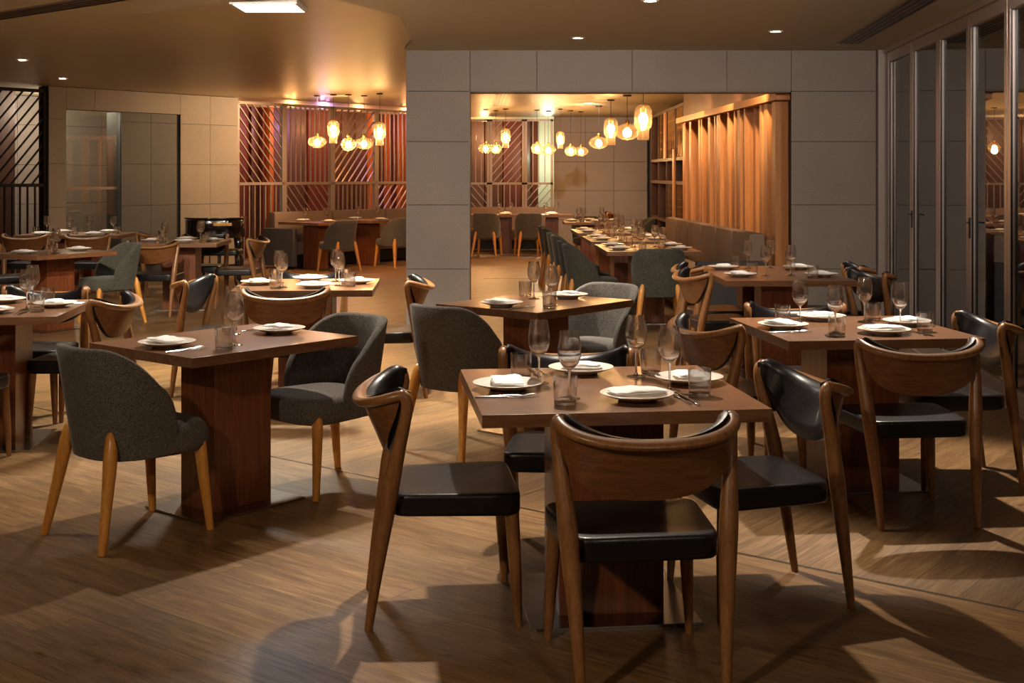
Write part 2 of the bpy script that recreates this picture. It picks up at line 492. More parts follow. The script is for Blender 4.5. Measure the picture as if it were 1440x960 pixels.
def knife_kind():
    b = B()
    sweep(b, [(0, -.11, .003, .004, .003), (0, -.08, .0035, .0065, .003), (0, -.01, .0035, .0055, .0028), (0, .0, .003, .004, .002), (.001, .02, .003, .009, .0009), (.001, .07, .003, .0095, .0009), (-.003, .11, .0025, .002, .0006)], 8, 3, up=(0, 0, 1))
    return [('knife', mesh(b, 'knife', 'cutlery_steel', True, 60), [])]
WINE, TUMB, PLATE = wine_kind(), tumbler_kind(), plate_kind()
NAP = [napkin_kind(.155, .105, .035), napkin_kind(.195, .115, .008)]
FORK, KNIFE = fork_kind(), knife_kind()

# ------------------------------------------------------------------ setting
SX0, SY0 = -3.23, 8.24          # one point of the metal strip in the floor
DIR1 = Vector((-.786, .618)); DIR2 = Vector((.618, .786))
def floor():
    b = B()
    a = Vector((SX0, SY0)) + DIR1 * 9; c = Vector((SX0, SY0)) - DIR1 * 8.2
    x0, x1, y0, y1 = -11, 9, -3, 32
    b1 = [(x0, y0), (c.x, y0 if c.y < y0 else c.y), (a.x, a.y)]
    v = lambda p: b.verts.new((p[0], p[1], 0))
    # split the rectangle by the strip line
    m = DIR1.y / DIR1.x
    yl = SY0 + m * (x0 - SX0); yr = SY0 + m * (x1 - SX0)
    f = b.faces.new([v((x0, y0)), v((x1, y0)), v((x1, max(yr, y0 + .01))), v((x0, yl))]); f.material_index = 0
    g = b.faces.new([v((x0, yl)), v((x1, max(yr, y0 + .01))), v((x1, y1)), v((x0, y1))]); g.material_index = 1
    ext = bmesh.ops.extrude_face_region(b, geom=[f, g])
    for e in ext['geom']:
        if isinstance(e, bmesh.types.BMVert): e.co.z = -.1
    bmesh.ops.recalc_face_normals(b, faces=b.faces)
    me = bpy.data.meshes.new('floor'); b.to_mesh(me); b.free()
    me.materials.append(MATS['floor_planks']); me.materials.append(MATS['floor_planks_cross'])
    o = link('floor', me); o['kind'] = 'structure'
floor()
b = B(); p0 = Vector((SX0, SY0)) + DIR1 * 5.2; p1 = Vector((SX0, SY0)) - DIR1 * 7.6
mid = (p0 + p1) / 2
box(b, (mid.x, mid.y, .001), ((p1 - p0).length, .012, .004), math.atan2((p1 - p0).y, (p1 - p0).x)); struct('trim_1', b, 'steel')
b = B(); box(b, (1.2, 18.2, .001), (3.2, .012, .004)); struct('trim_2', b, 'steel')

# ceilings: the brushed one over the back, a lower plain one over the front corner
def poly_slab(pts, z0, z1, name, mat):
    b = B()
    lo = [b.verts.new((x, y, z0)) for x, y in pts]; hi = [b.verts.new((x, y, z1)) for x, y in pts]
    b.faces.new(lo[::-1]); b.faces.new(hi)
    n = len(pts)
    for i in range(n): b.faces.new((lo[i], lo[(i + 1) % n], hi[(i + 1) % n], hi[i]))
    return struct(name, b, mat)
ec = Vector((-1.35, 8.27))      # corner where the front soffit turns
q0 = ec + DIR1 * 12
poly_slab([(-11, -3), (9, -3), (9, 32), (-11, 32)], 2.735, 2.85, 'ceiling', 'ceiling_gold')
poly_slab([(q0.x, q0.y), (-11, -3), (9, -3), (9, 12.1), (-1.03, 12.1), (-.9, 11.4), (-.85, 9.5), (ec.x, ec.y)], CEIL, 2.733, 'ceiling', 'ceiling_plain')

# stone front with the wide opening
FY = 12.1
def tiles(b, quads, T, depth=.02, gap=.0055):
    """quads in wall coordinates (u0,u1,z0,z1); T maps (u, d, z) to world"""
    for u0, u1, z0, z1 in quads:
        g = gap / 2
        c = [T(u, d, z) for u in (u0 + g, u1 - g) for d in (0, depth) for z in (z0 + g, z1 - g)]
        vs = [b.verts.new(p) for p in c]
        for f in ((0, 1, 3, 2), (4, 6, 7, 5), (0, 4, 5, 1), (2, 3, 7, 6), (0, 2, 6, 4), (1, 5, 7, 3)):
            b.faces.new([vs[k] for k in f])
Z = [0, .597, 1.213, 1.821, 2.305, CEIL]
PX0, PX1, OX1, RX1 = -1.02, -.403, 2.685, 3.50
qs = [(PX0, PX1, Z[i], Z[i + 1]) for i in range(5)]
qs += [(OX1, RX1, Z[i], Z[i + 1]) for i in range(4)]
xs = [PX1, .239, 1.155, 2.065, OX1, RX1]
qs += [(xs[i], xs[i + 1], Z[4], Z[5]) for i in range(5)]
b = B(); tiles(b, qs, lambda u, d, z: (u, FY + d, z))
tiles(b, [(FY + .02, FY + .30, Z[i], Z[i + 1]) for i in range(5)], lambda u, d, z: (PX0 - .02 + d + .02, u, z))
w = struct('wall_front', b, 'stone_tile')
b = B()
box(b, ((PX0 + PX1) / 2, FY + .17, CEIL / 2), (PX1 - PX0 - .042, .29, CEIL))
box(b, ((OX1 + RX1) / 2 + .02, FY + .17, CEIL / 2), (RX1 - OX1 - .04, .29, CEIL))
box(b, ((PX1 + OX1) / 2, FY + .17, (Z[4] + CEIL) / 2 + .01), (OX1 - PX1 + .06, .29, CEIL - Z[4] - .02))
struct('wall_front_core', b, 'backing', w)
b = B(); box(b, (PX1 - .011, FY + .16, Z[4] / 2), (.02, .27, Z[4])); box(b, ((PX1 + OX1) / 2, FY + .16, Z[4] + .0), (OX1 - PX1, .27, .015)); struct('trim_3', b, 'stone_tile')

# folding glass doors, splayed from the stone front towards the street
def WX(y): return 2.473 + .093 * y
YS = [11.90, 10.90, 9.96, 9.06, 8.14, 7.22, 6.30, 5.38, 4.46, 3.54, 2.62, 1.70, .78, -.14, -1.06, -2.9]
wang = math.atan2(1, .093)
b = B(); box(b, ((RX1 + WX(12.1)) / 2 + .06, FY + .1, CEIL / 2), (.20, .3, CEIL)); struct('trim_4', b, 'aluminium')
b = B(); n0 = (WX(11.95), 11.95); n1 = (WX(-2.95), -2.95)
mx, my = (n0[0] + n1[0]) / 2, (n0[1] + n1[1]) / 2; LL = math.hypot(n0[0] - n1[0], n0[1] - n1[1])
box(b, (mx, my, 2.68), (LL, .10, .045), wang); box(b, (mx, my, .006), (LL, .10, .012), wang); struct('trim_5', b, 'aluminium')
for k in range(len(YS) - 1):
    ya, yb = YS[k], YS[k + 1]
    L = math.hypot(WX(ya) - WX(yb), ya - yb); cx, cy = (WX(ya) + WX(yb)) / 2, (ya + yb) / 2
    b = B(); L -= .008; H0, H1 = .014, 2.655
    for s in (-1, 1): box(b, (s * (L / 2 - .032), 0, (H0 + H1) / 2), (.064, .055, H1 - H0), bev=.003)
    box(b, (0, 0, H1 - .045), (L - .128, .055, .09), bev=.003); box(b, (0, 0, H0 + .06), (L - .128, .055, .12), bev=.003)
    f = struct('door_%d' % (k + 1), b, 'aluminium', loc=(cx, cy, 0), rz=wang)
    b = B(); box(b, (0, 0, (H0 + H1) / 2 + .015), (L - .126, .008, H1 - H0 - .206)); struct('glass_pane', b, 'window_glass', f)
    b = B()
    for s in (-1, 1):
        box(b, (s * (L / 2 - .068), .02, (H0 + H1) / 2 + .015), (.008, .012, H1 - H0 - .21))
    struct('gasket', b, 'black_metal', f)
    if k % 2 == 1:
        b = B(); box(b, (L / 2 - .03, .032, 1.12), (.020, .010, .15), bev=.003); box(b, (L / 2 - .03, .045, 1.16), (.012, .03, .012), bev=.003)
        box(b, (L / 2 - .065, .058, 1.16), (.085, .010, .012), bev=.003); struct('door_handle', b, 'black_metal', f)
b = B(); box(b, (7.5, 5, -.06), (9, 18, .02)); struct('exterior_ground', b, 'exterior_ground')

# the angled stone wall and screens behind on the left
WB = Vector((-4.36, 20.04)); WU = Vector((.615, .788)).normalized(); WN = Vector((-WU.y, WU.x))   # WN points away from the room
def onwall(u, d, z):
    p = WB + WU * u + WN * d
    return (p.x, p.y, z)
HT = CEIL + .03
b = B(); qs = []
zz = [0, .45, 1.05, 1.66, 2.28, HT]
for (u0, u1, us) in ((-3.33, -3.06, [-3.33, -3.06]), (-1.114, 0, [-1.114, -.55, 0])):
    for i in range(5):
        for a, c in zip(us, us[1:]): qs.append((a, c, zz[i], zz[i + 1]))
qs += [(-3.06, -2.6, 2.42, HT), (-2.6, -1.114, 2.42, HT)]
tiles(b, qs, onwall); w = struct('wall_left', b, 'stone_tile')
b = B()
def wbox(b, u0, u1, d0, d1, z0, z1):
    c = [onwall(u, d, z) for u in (u0, u1) for d in (d0, d1) for z in (z0, z1)]
    vs = [b.verts.new(p) for p in c]
    for f in ((0, 1, 3, 2), (4, 6, 7, 5), (0, 4, 5, 1), (2, 3, 7, 6), (0, 2, 6, 4), (1, 5, 7, 3)): b.faces.new([vs[k] for k in f])
wbox(b, -3.33, -3.07, .02, .25, 0, HT); wbox(b, -1.10, 0, .02, .25, 0, HT); wbox(b, -3.07, -1.10, .02, .25, 2.425, HT)
struct('wall_left_core', b, 'backing', w)
b = B(); tiles(b, [(a, c, zz[i], min(zz[i + 1], 2.42)) for i in range(5) for a, c in ((-2.135, -1.62), (-1.62, -1.114))], lambda u, d, z: onwall(u, .04 + d, z))
wbox(b, -2.135, -1.112, .062, .4, 0, 2.42)
struct('wall_recess', b, 'shaded_stone')
b = B(); tiles(b, [(a, c, zz[i], zz[i + 1]) for i in range(5) for a, c in ((-4.6, -3.9), (-3.9, -3.2), (-3.2, -2.5), (-2.5, -1.8), (-1.8, -1.0), (-1.0, 0))], lambda u, d, z: onwall(u, 2.2 + d, z))
struct('wall_lobby', b, 'stone_tile')
b = B(); wbox(b, -3.05, -2.145, .10, .108, .02, 2.41); f = struct('window_1', b, 'lobby_glass')
b = B(); wbox(b, -3.05, -2.145, .095, .113, 0, .02); wbox(b, -3.05, -2.145, .095, .113, 1.29, 1.33); struct('window_frame', b, 'screen_metal', f)
b = B(); wbox(b, -3.33, -3.07, -.012, 0, 0, .09); wbox(b, -1.10, 0, -.012, 0, 0, .09); struct('baseboard_left', b, 'black_metal')

def screen(T, u0, u1, up, low, name_label, mat='screen_metal', zmid=1.36, ztop=2.68, pitch=.115, zbot=.1, bar=.018):
    """one framed screen panel: upper and lower infill of bars: 'v', '/' or 'b' (backslash)"""
    root = link('slatted_screen', None, None, T((u0 + u1) / 2, 0, 0)); o0 = Vector(root.location)
    def bar3(b, a, c, w=bar, dp=.026):
        a, c = Vector(a), Vector(c); d = (c - a); L = d.length; d /= L
        n = (Vector(T(0, 1, 0)) - Vector(T(0, 0, 0))).normalized(); s = d.cross(n)
        vs = []
        for e in (a, c):
            for i, j in ((-1, -1), (1, -1), (1, 1), (-1, 1)): vs.append(b.verts.new(e + s * (w / 2 * i) + n * (dp / 2 * j) - o0))
        for f in ((3, 2, 1, 0), (4, 5, 6, 7), (0, 1, 5, 4), (1, 2, 6, 5), (2, 3, 7, 6), (3, 0, 4, 7)): b.faces.new([vs[k] for k in f])
    b = B()
    for u in (u0 + .025, u1 - .025): bar3(b, T(u, 0, 0), T(u, 0, ztop), .05, .07)
    for z in (zbot, zmid, ztop - .02): bar3(b, T(u0, 0, z), T(u1, 0, z), .045, .07)
    link('frame', mesh(b, 'frame', mat, False), root)
    for z0, z1, kind, nm in ((zmid, ztop, up, 'upper_slats'), (zbot, zmid, low, 'lower_slats')):
        b = B(); W = u1 - u0 - .1; H = z1 - z0 - .04; ua, za = u0 + .05, z0 + .02
        if kind == 'v':
            n = max(2, round(W / pitch))
            for i in range(1, n): bar3(b, T(ua + W * i / n, 0, za), T(ua + W * i / n, 0, za + H))
        else:
            sl = 1.15; st = pitch * 1.55          # rise per run, vertical step between bars
            k = -sl * W
            while k < H:
                # line z = k + sl*u , clipped to the panel
                ua0 = max(0, -k / sl); ua1 = min(W, (H - k) / sl)
                if ua1 - ua0 > .03:
                    z_0, z_1 = k + sl * ua0, k + sl * ua1
                    if kind == '/': bar3(b, T(ua + ua0, 0, za + z_0), T(ua + ua1, 0, za + z_1))
                    else: bar3(b, T(ua + W - ua0, 0, za + z_0), T(ua + W - ua1, 0, za + z_1))
                k += st
        link(nm, mesh(b, nm, mat, False), root)
    return tag(root, name_label, 'screen', 'slatted metal room screens')
scr = [(0, 1.0, 'b', 'v', 'metal screen panel next to the lit stone wall, bars slanting above'),
       (1.0, 2.1, 'v', 'b', 'metal screen panel with upright bars above, slanting bars below, behind banquette'),
       (2.1, 3.18, '/', 'v', 'metal screen panel behind the pendants with slanting upper bars and purple glow'),
       (3.18, 4.49, 'v', '/', 'metal screen panel beside the pillar, upright bars above')]
for u0, u1, a, c, l in scr: screen(lambda u, d, z: onwall(u, .06 + d, z), u0, u1, a, c, l)
screen(lambda u, d, z: onwall(u, .06 + d, z), -4.45, -3.34, '/', 'v', 'dark metal screen panel at the end of the stone wall, far left', 'black_metal')
screen(lambda u, d, z: onwall(u, .06 + d, z), -5.6, -4.46, '/', 'v', 'dark metal screen panel cut by the photo edge', 'black_metal')
BY = 26.6
T2f = lambda u, d, z: (u, BY + .06 + d, z)
for u0, u1, a, c, l in ((-1.3, -.48, 'v', 'b', 'far screen panel right behind the pillar edge'), (-.47, .26, '/', 'v', 'far screen panel with slanting upper bars seen through the opening'),
                        (.27, .87, 'v', '/', 'far screen panel with pale glow, beside the far stone wall')):
    screen(T2f, u0, u1, a, c, l, zmid=1.32)
b = B(); cc = Vector(onwall(4.49, 0, 0)); dd = Vector((-1.3, BY, 0)); m_ = (cc + dd) / 2; d_ = dd - cc
box(b, (m_.x, m_.y, HT / 2), (d_.length, .08, HT), math.atan2(d_.y, d_.x)); struct('wall_return', b, 'stone_tile')
# far stone wall
b = B(); qs = []
fx = [.88, 1.55, 2.15, 2.86]; fz = [0, .55, 1.17, 1.78, 2.4, HT]
tiles(b, [(fx[i], fx[i + 1], fz[j], fz[j + 1]) for i in range(3) for j in range(5)], lambda u, d, z: (u, BY + d, z), gap=.008)
w = struct('wall_back', b, 'stone_tile'); b = B(); box(b, (1.87, BY + .12, HT / 2), (1.96, .2, HT)); struct('wall_back_core', b, 'backing', w)
# boards of the space behind the screens
def boards(T, u0, u1, name):
    rnd = random.Random(3); u = u0; bb = {'red_board': B(), 'orange_board': B(), 'dark_timber': B()}
    while u < u1:
        w_ = rnd.choice((.16, .22, .3, .42)); m = rnd.choice(('red_board', 'red_board', 'orange_board', 'dark_timber', 'dark_timber'))
        c = [T(a, d, z) for a in (u + .01, u + w_ - .01) for d in (rnd.choice((0, .05, .1)), .2) for z in (0, HT)]
        vs = [bb[m].verts.new(p) for p in c]
        for f in ((0, 1, 3, 2), (4, 6, 7, 5), (0, 4, 5, 1), (2, 3, 7, 6), (0, 2, 6, 4), (1, 5, 7, 3)): bb[m].faces.new([vs[k] for k in f])
        u += w_
    first = None
    for m, b in bb.items():
        o = struct(name if first is None else name + '_boards', b, m, first); first = first or o
boards(lambda u, d, z: onwall(u, 1.9 + d, z), .1, 6.5, 'wall_bar')
boards(lambda u, d, z: (u, BY + 1.7 + d, z), -1.6, .45, 'wall_bar_far')
boards(lambda u, d, z: onwall(u, 1.3 + d, z), -7.5, -3.2, 'wall_side')
b = B(); box(b, (.85, BY + 1.9, HT / 2), (.9, .1, HT)); struct('wall_pale', b, 'pale_panel')
# outer shell
b = B(); box(b, (-9.1, 6, HT / 2), (.2, 18, HT)); struct('wall_outer', b, 'wall_paint')
b = B(); box(b, (-1, -3.1, HT / 2), (20, .2, HT)); struct('wall_rear', b, 'wall_paint')
b = B(); box(b, (-1, 31.5, HT / 2), (20, .2, HT)); struct('wall_end', b, 'wall_paint')
b = B(); wbox(b, -9.5, -5.65, 0, .2, 0, HT); struct('wall_left_end', b, 'dark_timber')

# right wall of the inner room: tiled, then timber slats on it, then wine rack
def SXw(y): return 2.67 - .04 * (y - FY)
b = B(); qs = []
ty = [12.42, 13.3, 14.2, 15.1, 16.0, 16.9, 18.3]; tz = [0, .597, 1.213, 1.821, HT]
tiles(b, [(ty[i], ty[i + 1], tz[j], tz[j + 1]) for i in range(6) for j in range(4)], lambda u, d, z: (SXw(u) + .10 + d, u, z))
struct('wall_right', b, 'stone_tile')
b = B(); box(b, (2.92, 15.3, HT / 2), (.16, 6.0, HT)); struct('wall_right_core', b, 'wall_paint')
b = B(); box(b, (3.05, 22.8, HT / 2), (.2, 8.4, HT)); struct('wall_right_far', b, 'dark_timber')
cl = link('timber_slat_screen', None, None, (SXw(15.2), 15.2, 0)); rnd = random.Random(11)
sang = math.atan2(1, -.04)
y = 12.50
while y < 18.0:
    w_ = rnd.choice((.07, .09, .11, .14)); dp = rnd.choice((.05, .07, .09, .12, .14))
    b = B(); box(b, (SXw(y + w_ / 2) - SXw(15.2) + .10 - dp / 2, y + w_ / 2 - 15.2, 1.245), (w_, dp, 1.97), sang, bev=.003)
    link('slat', mesh(b, 'slat', 'timber_slat', False), cl); y += w_ + rnd.choice((.08, .11, .15, .19))
b = B(); box(b, (.02, 0, 2.275), (5.72, .20, .075), sang, bev=.003); link('top_rail', mesh(b, 'top_rail', 'timber_slat', False), cl)
tag(cl, 'wall of orange timber slats of varied widths behind the brown banquette', 'slat screen')

b = B(); box(b, (SXw(15.2) + .06, 15.2, 2.52), (5.72, .06, .41), sang); struct('trim_6', b, 'dark_timber')
# wine rack
wr = link('wine_rack', None, None, (2.60, 20.75, 0))
b = B()
for z in (.02, .75, 1.38, 1.75, 2.55): box(b, (.1, 0, z), (.34, 4.4, .05))
for y in (-2.18, -1.2, -.1, 1.0, 2.18): box(b, (.1, y, 1.29), (.34, .05, 2.55))
box(b, (.28, 0, 1.28), (.02, 4.4, 2.55)); link('carcass', mesh(b, 'carcass', 'dark_timber', False), wr)
for z0, z1, y0, y1 in ((.8, 1.35, -2.1, -1.25), (1.8, 2.5, -2.1, -1.25), (1.8, 2.5, -1.15, -.15), (.8, 1.35, -1.15, -.15), (1.8, 2.5, -.05, .95), (.05, .7, -2.1, -1.25)):
    n = 7; b = B()
    for i in range(1, n): box(b, (-.06, y0 + (y1 - y0) * i / n, (z0 + z1) / 2), (.012, .012, z1 - z0 + .04))
    for i in range(1, 5): box(b, (-.052, (y0 + y1) / 2, z0 + (z1 - z0) * i / 5), (.012, y1 - y0 + .04, .012))
    link('lattice', mesh(b, 'lattice', 'brass', False), wr)
b = B(); box(b, (-.085, -1.2, 1.1), (.03, .22, 1.6), bev=.004); link('door', mesh(b, 'door', 'timber_slat', False), wr)
b = B(); box(b, (-.085, -.1, 2.15), (.03, .25, .75), bev=.004); link('door', mesh(b, 'door', 'timber_slat', False), wr)
tag(wr, 'tall dark timber wine rack with wire lattice past the slatted wall', 'wine rack')

# ------------------------------------------------------------------ banquettes
def seg_cushion(b, c, s, r):
    box(b, c, s, bev=r)
def banquette(name_label, P0, ang, L, nseg, mat, group, flip=1, endp=True, hb=.90, depth=.62):
    """local x along its length, back at y=0, seat towards -y"""
    root = link('banquette', None, None, (P0[0], P0[1], 0), ang)
    b = B(); box(b, (L / 2, -.33, .13), (L - .02, .56, .18)); link('plinth', mesh(b, 'plinth', 'black_metal', False), root)
    b = B(); box(b, (L / 2, -.36, .33), (L - .01, depth - .06, .22), bev=.05); link('seat', mesh(b, 'seat', mat), root)
    w_ = L / nseg
    for i in range(nseg):
        b = B(); box(b, (w_ * (i + .5), -.09, (hb + .40) / 2), (w_ - .008, .17, hb - .40), bev=.06)
        link('back_cushion', mesh(b, 'back_cushion', mat), root)
    if endp:
        x = -.05 if endp == 'start' else L + .05
        b = B(); box(b, (x, -.36, .345), (.10, .72, .60), bev=.02); link('end_panel', mesh(b, 'end_panel', 'panel_fabric'), root)
    return tag(root, name_label, 'banquette', group)
banquette('brown fabric banquette with upright padded back below the timber slats', (2.30, 17.5), -PI / 2 + .048, 4.95, 6, 'banquette_fabric', None, endp='end', hb=.92)
ua = math.atan2(WU.y, WU.x)
pb = onwall(.55, -.06, 0)
banquette('long grey-brown banquette below the metal screens behind the pendants', pb[:2], ua, 3.9, 3, 'mauve_fabric', None, endp='start', hb=.90)
banquette('far banquette along the screens, seen through the opening', (-1.15, 25.3), 0, 2.0, 2, 'mauve_fabric', None, endp=None, hb=.86)

# ------------------------------------------------------------------ tables, chairs and settings
def table(kind, x, y, deg, label, group):
    return spawn(kind, 'dining_table', (x, y, 0), math.radians(deg), label, 'table', group)
def wchair(x, y, face, label, group='wooden chairs with black leather'):
    return spawn(WC, 'dining_chair', (x, y, .0), math.radians(face - 90), label, 'chair', group)
def tchair(x, y, face, label, kind=None, group='grey upholstered tub chairs'):
    return spawn(kind or TC, 'tub_chair', (x, y, .0), math.radians(face - 90), label, 'chair', group)
def place(tx, ty, deg, seats, wines, tumbs, where, near=True, napk=1):
    """seats: (direction deg of the diner, distance, sideways, phrase)"""
    R = Matrix.Rotation(math.radians(deg), 2)
    def W(u, v):
        p = R @ Vector((u, v)); return tx + p.x, ty + p.y
    rnd = random.Random(int(tx * 100) + int(ty * 10))
    for k, (d, dist, side, ph) in enumerate(seats):
        a = math.radians(d); ux, uy = math.cos(a), math.sin(a); rx, ry = -uy, ux     # diner's own right
        u, v = ux * dist + rx * side, uy * dist + ry * side
        x, y = W(u, v)
        spawn(PLATE, 'plate', (x, y, TH + .0005), 0, 'round cream plate %s of %s' % (ph, where), 'plate', 'plates')
        na = math.radians(deg + d + 90) + rnd.uniform(-.35, .35)
        nk = NAP[(k + napk) % 2]
        spawn(nk, 'napkin', (x, y, TH + .0275), na, 'white napkin on the plate %s of %s' % (ph, where), 'napkin', 'napkins')
        if near:
            jit = rnd.uniform(-.12, .12)
            for q, (kd, nm) in enumerate(((FORK, 'fork'), (KNIFE, 'knife'))):
                off = .148 + .026 * q
                x2, y2 = W(u + rx * off - ux * -.02, v + ry * off + uy * .02)
                spawn(kd, nm, (x2, y2, TH + .0008), math.radians(deg + d + 90) + jit + (.0 if q else .04),
                      'steel %s beside the plate %s of %s' % (nm, ph, where), 'cutlery', 'cutlery')
    for (u, v, ph) in wines:
        x, y = W(u, v)
        spawn(WINE, 'wine_glass', (x, y, TH + .0003), rnd.uniform(0, 6), 'wine glass %s on %s' % (ph, where), 'wine glass', 'wine glasses')
    for (u, v, ph) in tumbs:
        x, y = W(u, v)
        spawn(TUMB, 'tumbler', (x, y, TH + .0005), 0, 'short water tumbler %s on %s' % (ph, where), 'tumbler', 'tumblers')
S4 = [(180, .335, .0, 'at left side'), (90, .325, .02, 'at far side'), (-90, .26, .07, 'at near side'), (0, .33, .06, 'at right side')]
W4 = [(-.21, .11, 'by the left plate, farther one'), (-.15, -.21, 'by the left plate, nearer one'), (.17, .22, 'by the far plate'), (.22, -.10, 'by the right plate')]
G4 = [(-.26, .23, 'by the far left corner'), (-.18, -.31, 'by the near left corner'), (.24, .28, 'by the far right corner'), (.30, -.20, 'by the near right corner')]
S2 = [(180, .32, 0, 'at near side'), (0, .31, 0, 'at far side')]
W2_ = [(-.10, -.19, 'nearer of two'), (.13, .12, 'farther of two')]
G2 = [(-.22, -.27, 'nearer of two'), (.22, .26, 'farther of two')]

# foreground table
table(T4, .318, 4.45, 6.5, 'nearest square walnut table on a steel plate, among four leather chairs', 'square tables')
place(.318, 4.45, 6.5, S4, W4, G4, 'the nearest table')
wchair(-.225, 4.39, 6, 'walnut chair with black leather seat standing clear left of the nearest table')
wchair(.375, 3.87, 97, 'walnut chair cut by the lower photo edge, curved wooden back towards us')
wchair(.86, 4.50, 194, 'walnut chair right of the nearest table, shiny leather backrest facing it')
wchair(.22, 5.00, 268, 'walnut chair behind the nearest table, facing us, mostly hidden by it')
# table by the glass doors
table(T4, 1.66, 6.2, 6.5, 'square walnut table next to the folding glass doors, brightly lit plates', 'square tables')
place(1.66, 6.2, 6.5, S4, W4, G4, 'the table by the glass doors')
wchair(1.74, 5.60, 96, 'walnut chair with its wide wooden back to us before the glass-door table')
wchair(2.17, 6.25, 184, 'walnut chair nearest the glass doors, black leather back facing the table')
wchair(1.12, 6.22, 22, 'walnut chair left of the glass-door table, back half turned to us')
wchair(1.56, 6.78, 270, 'walnut chair on the far side of the glass-door table')
# table with two tub chairs, left
table(T2, -1.305, 5.75, 50.5, 'walnut table turned cornerwise between two grey tub chairs, left of centre', 'two-seat tables')
place(-1.305, 5.75, 50.5, S2, W2_, G2, 'the cornerwise table left of centre')
tchair(-1.60, 5.31, 48, 'dark grey tub chair nearest us with four golden oak legs, seen from behind')
tchair(-.91, 6.11, 228, 'dark grey tub chair facing us at the right end of the cornerwise table')
# table before the pillar
table(T2, .143, 7.45, 50.5, 'walnut table turned cornerwise just in front of the stone pillar', 'two-seat tables')
place(.143, 7.45, 50.5, S2, W2_, G2, 'the table before the pillar')
tchair(-.26, 6.93, 50, 'brown-grey tub chair with its back to us in front of the pillar')
tchair(.50, 7.92, 230, 'blue-grey tub chair facing us behind the table before the pillar')
# table behind left
table(T4, -1.40, 8.64, 3, 'square walnut table left of the pillar with four plates', 'square tables')
place(-1.40, 8.64, 3, S4, W4, G4, 'the table left of the pillar', near=False)
wchair(-1.41, 7.98, 91, 'walnut chair, wide back towards us, behind the cornerwise table')
wchair(-2.0, 8.66, -8, 'walnut chair with black leather back standing left of the four-plate table')
wchair(-1.50, 9.22, 270, 'walnut chair at the far side of the table left of the pillar')
wchair(-.86, 8.66, 183, 'walnut chair tight against the foot of the pillar, facing left')
# table at the left photo edge
table(T4, -2.93, 7.08, 6.5, 'square walnut table cut by the left photo edge', 'square tables')
place(-2.93, 7.08, 6.5, S4, W4, G4, 'the left edge table')
wchair(-2.52, 7.38, 177, 'walnut chair behind the nearest tub chair, curved back to us')
wchair(-2.97, 7.82, 266, 'walnut chair on the far side of the left edge table')
wchair(-2.92, 6.50, 90, 'walnut chair at the left photo edge, only seat corner and leg showing')
# further tables on the left
table(T2, -4.47, 12.25, 58, 'walnut table turned cornerwise in front of the dark screen on the left', 'two-seat tables')
place(-4.47, 12.25, 58, S2, W2_, G2, 'the table near the dark screen', near=False)
tchair(-4.08, 12.78, 222, 'olive-grey tub chair facing us beside the table near the dark screen', TO)
wchair(-5.3, 13.25, 35, 'walnut chair at the left photo edge behind the cornerwise table')
wchair(-4.95, 11.72, 58, 'walnut chair near side of the table near the dark screen')
table(T6, -5.55, 16.1, 0, 'long walnut table in front of the glass panel, rearmost on the left', 'long tables')
place(-5.55, 16.1, 0, [(-90, .3, -.35, 'near left'), (-90, .3, .3, 'near right'), (90, .3, -.3, 'far right'), (90, .3, .3, 'far left')],
      [(-.42, .05, 'leftmost'), (-.14, .1, 'second from left'), (.14, .02, 'third from left'), (.42, .1, 'rightmost')], [(-.5, -.1, 'leftmost'), (.0, -.12, 'middle'), (.5, .0, 'rightmost')], 'the rearmost left table', near=False)
wchair(-5.85, 15.28, 92, 'walnut chair with back to us before the rearmost left table, left one')
wchair(-5.1, 15.3, 88, 'walnut chair with back to us before the rearmost left table, middle one')
wchair(-4.68, 15.75, 165, 'walnut chair at the right end of the rearmost left table')
wchair(-6.45, 16.0, 10, 'walnut chair at the left end of the rearmost left table')
table(T4, -3.72, 14.2, 3, 'square walnut table in front of the black piano', 'square tables')
place(-3.72, 14.2, 3, S4, W4, G4, 'the table in front of the piano', near=False)
wchair(-3.83, 13.58, 90, 'slim walnut chair with back to us before the piano table')
wchair(-3.1, 14.35, 178, 'light walnut chair right of the piano table, facing left')
wchair(-3.65, 14.82, 270, 'walnut chair between the piano table and the piano')
# table pair by the inner opening
table(TJ, 1.985, 9.30, 0, 'walnut table by the stone front, nearer one of the joined pair', 'joined tables')
table(TJ, 1.985, 10.04, 0, 'walnut table by the stone front, farther one of the joined pair', 'joined tables')
for yy, w_ in ((9.30, 'the nearer joined table'), (10.04, 'the farther joined table')):
    place(1.985, yy, 0, [(180, .30, .0, 'left side'), (0, .30, 0, 'right side')], [(-.10, .05, 'left one'), (.10, .12, 'right one')], [(-.17, .2, 'left one'), (.2, -.16, 'right one')], w_, near=False)
wchair(1.53, 9.33, 10, 'light walnut chair left of the joined tables, nearer of two')
wchair(1.60, 9.98, 8, 'light walnut chair left of the joined tables, farther of two')
wchair(2.47, 9.28, 196, 'walnut chair right of the joined tables, nearer of two')
wchair(2.54, 9.98, 178, 'walnut chair right of the joined tables, farther of two')
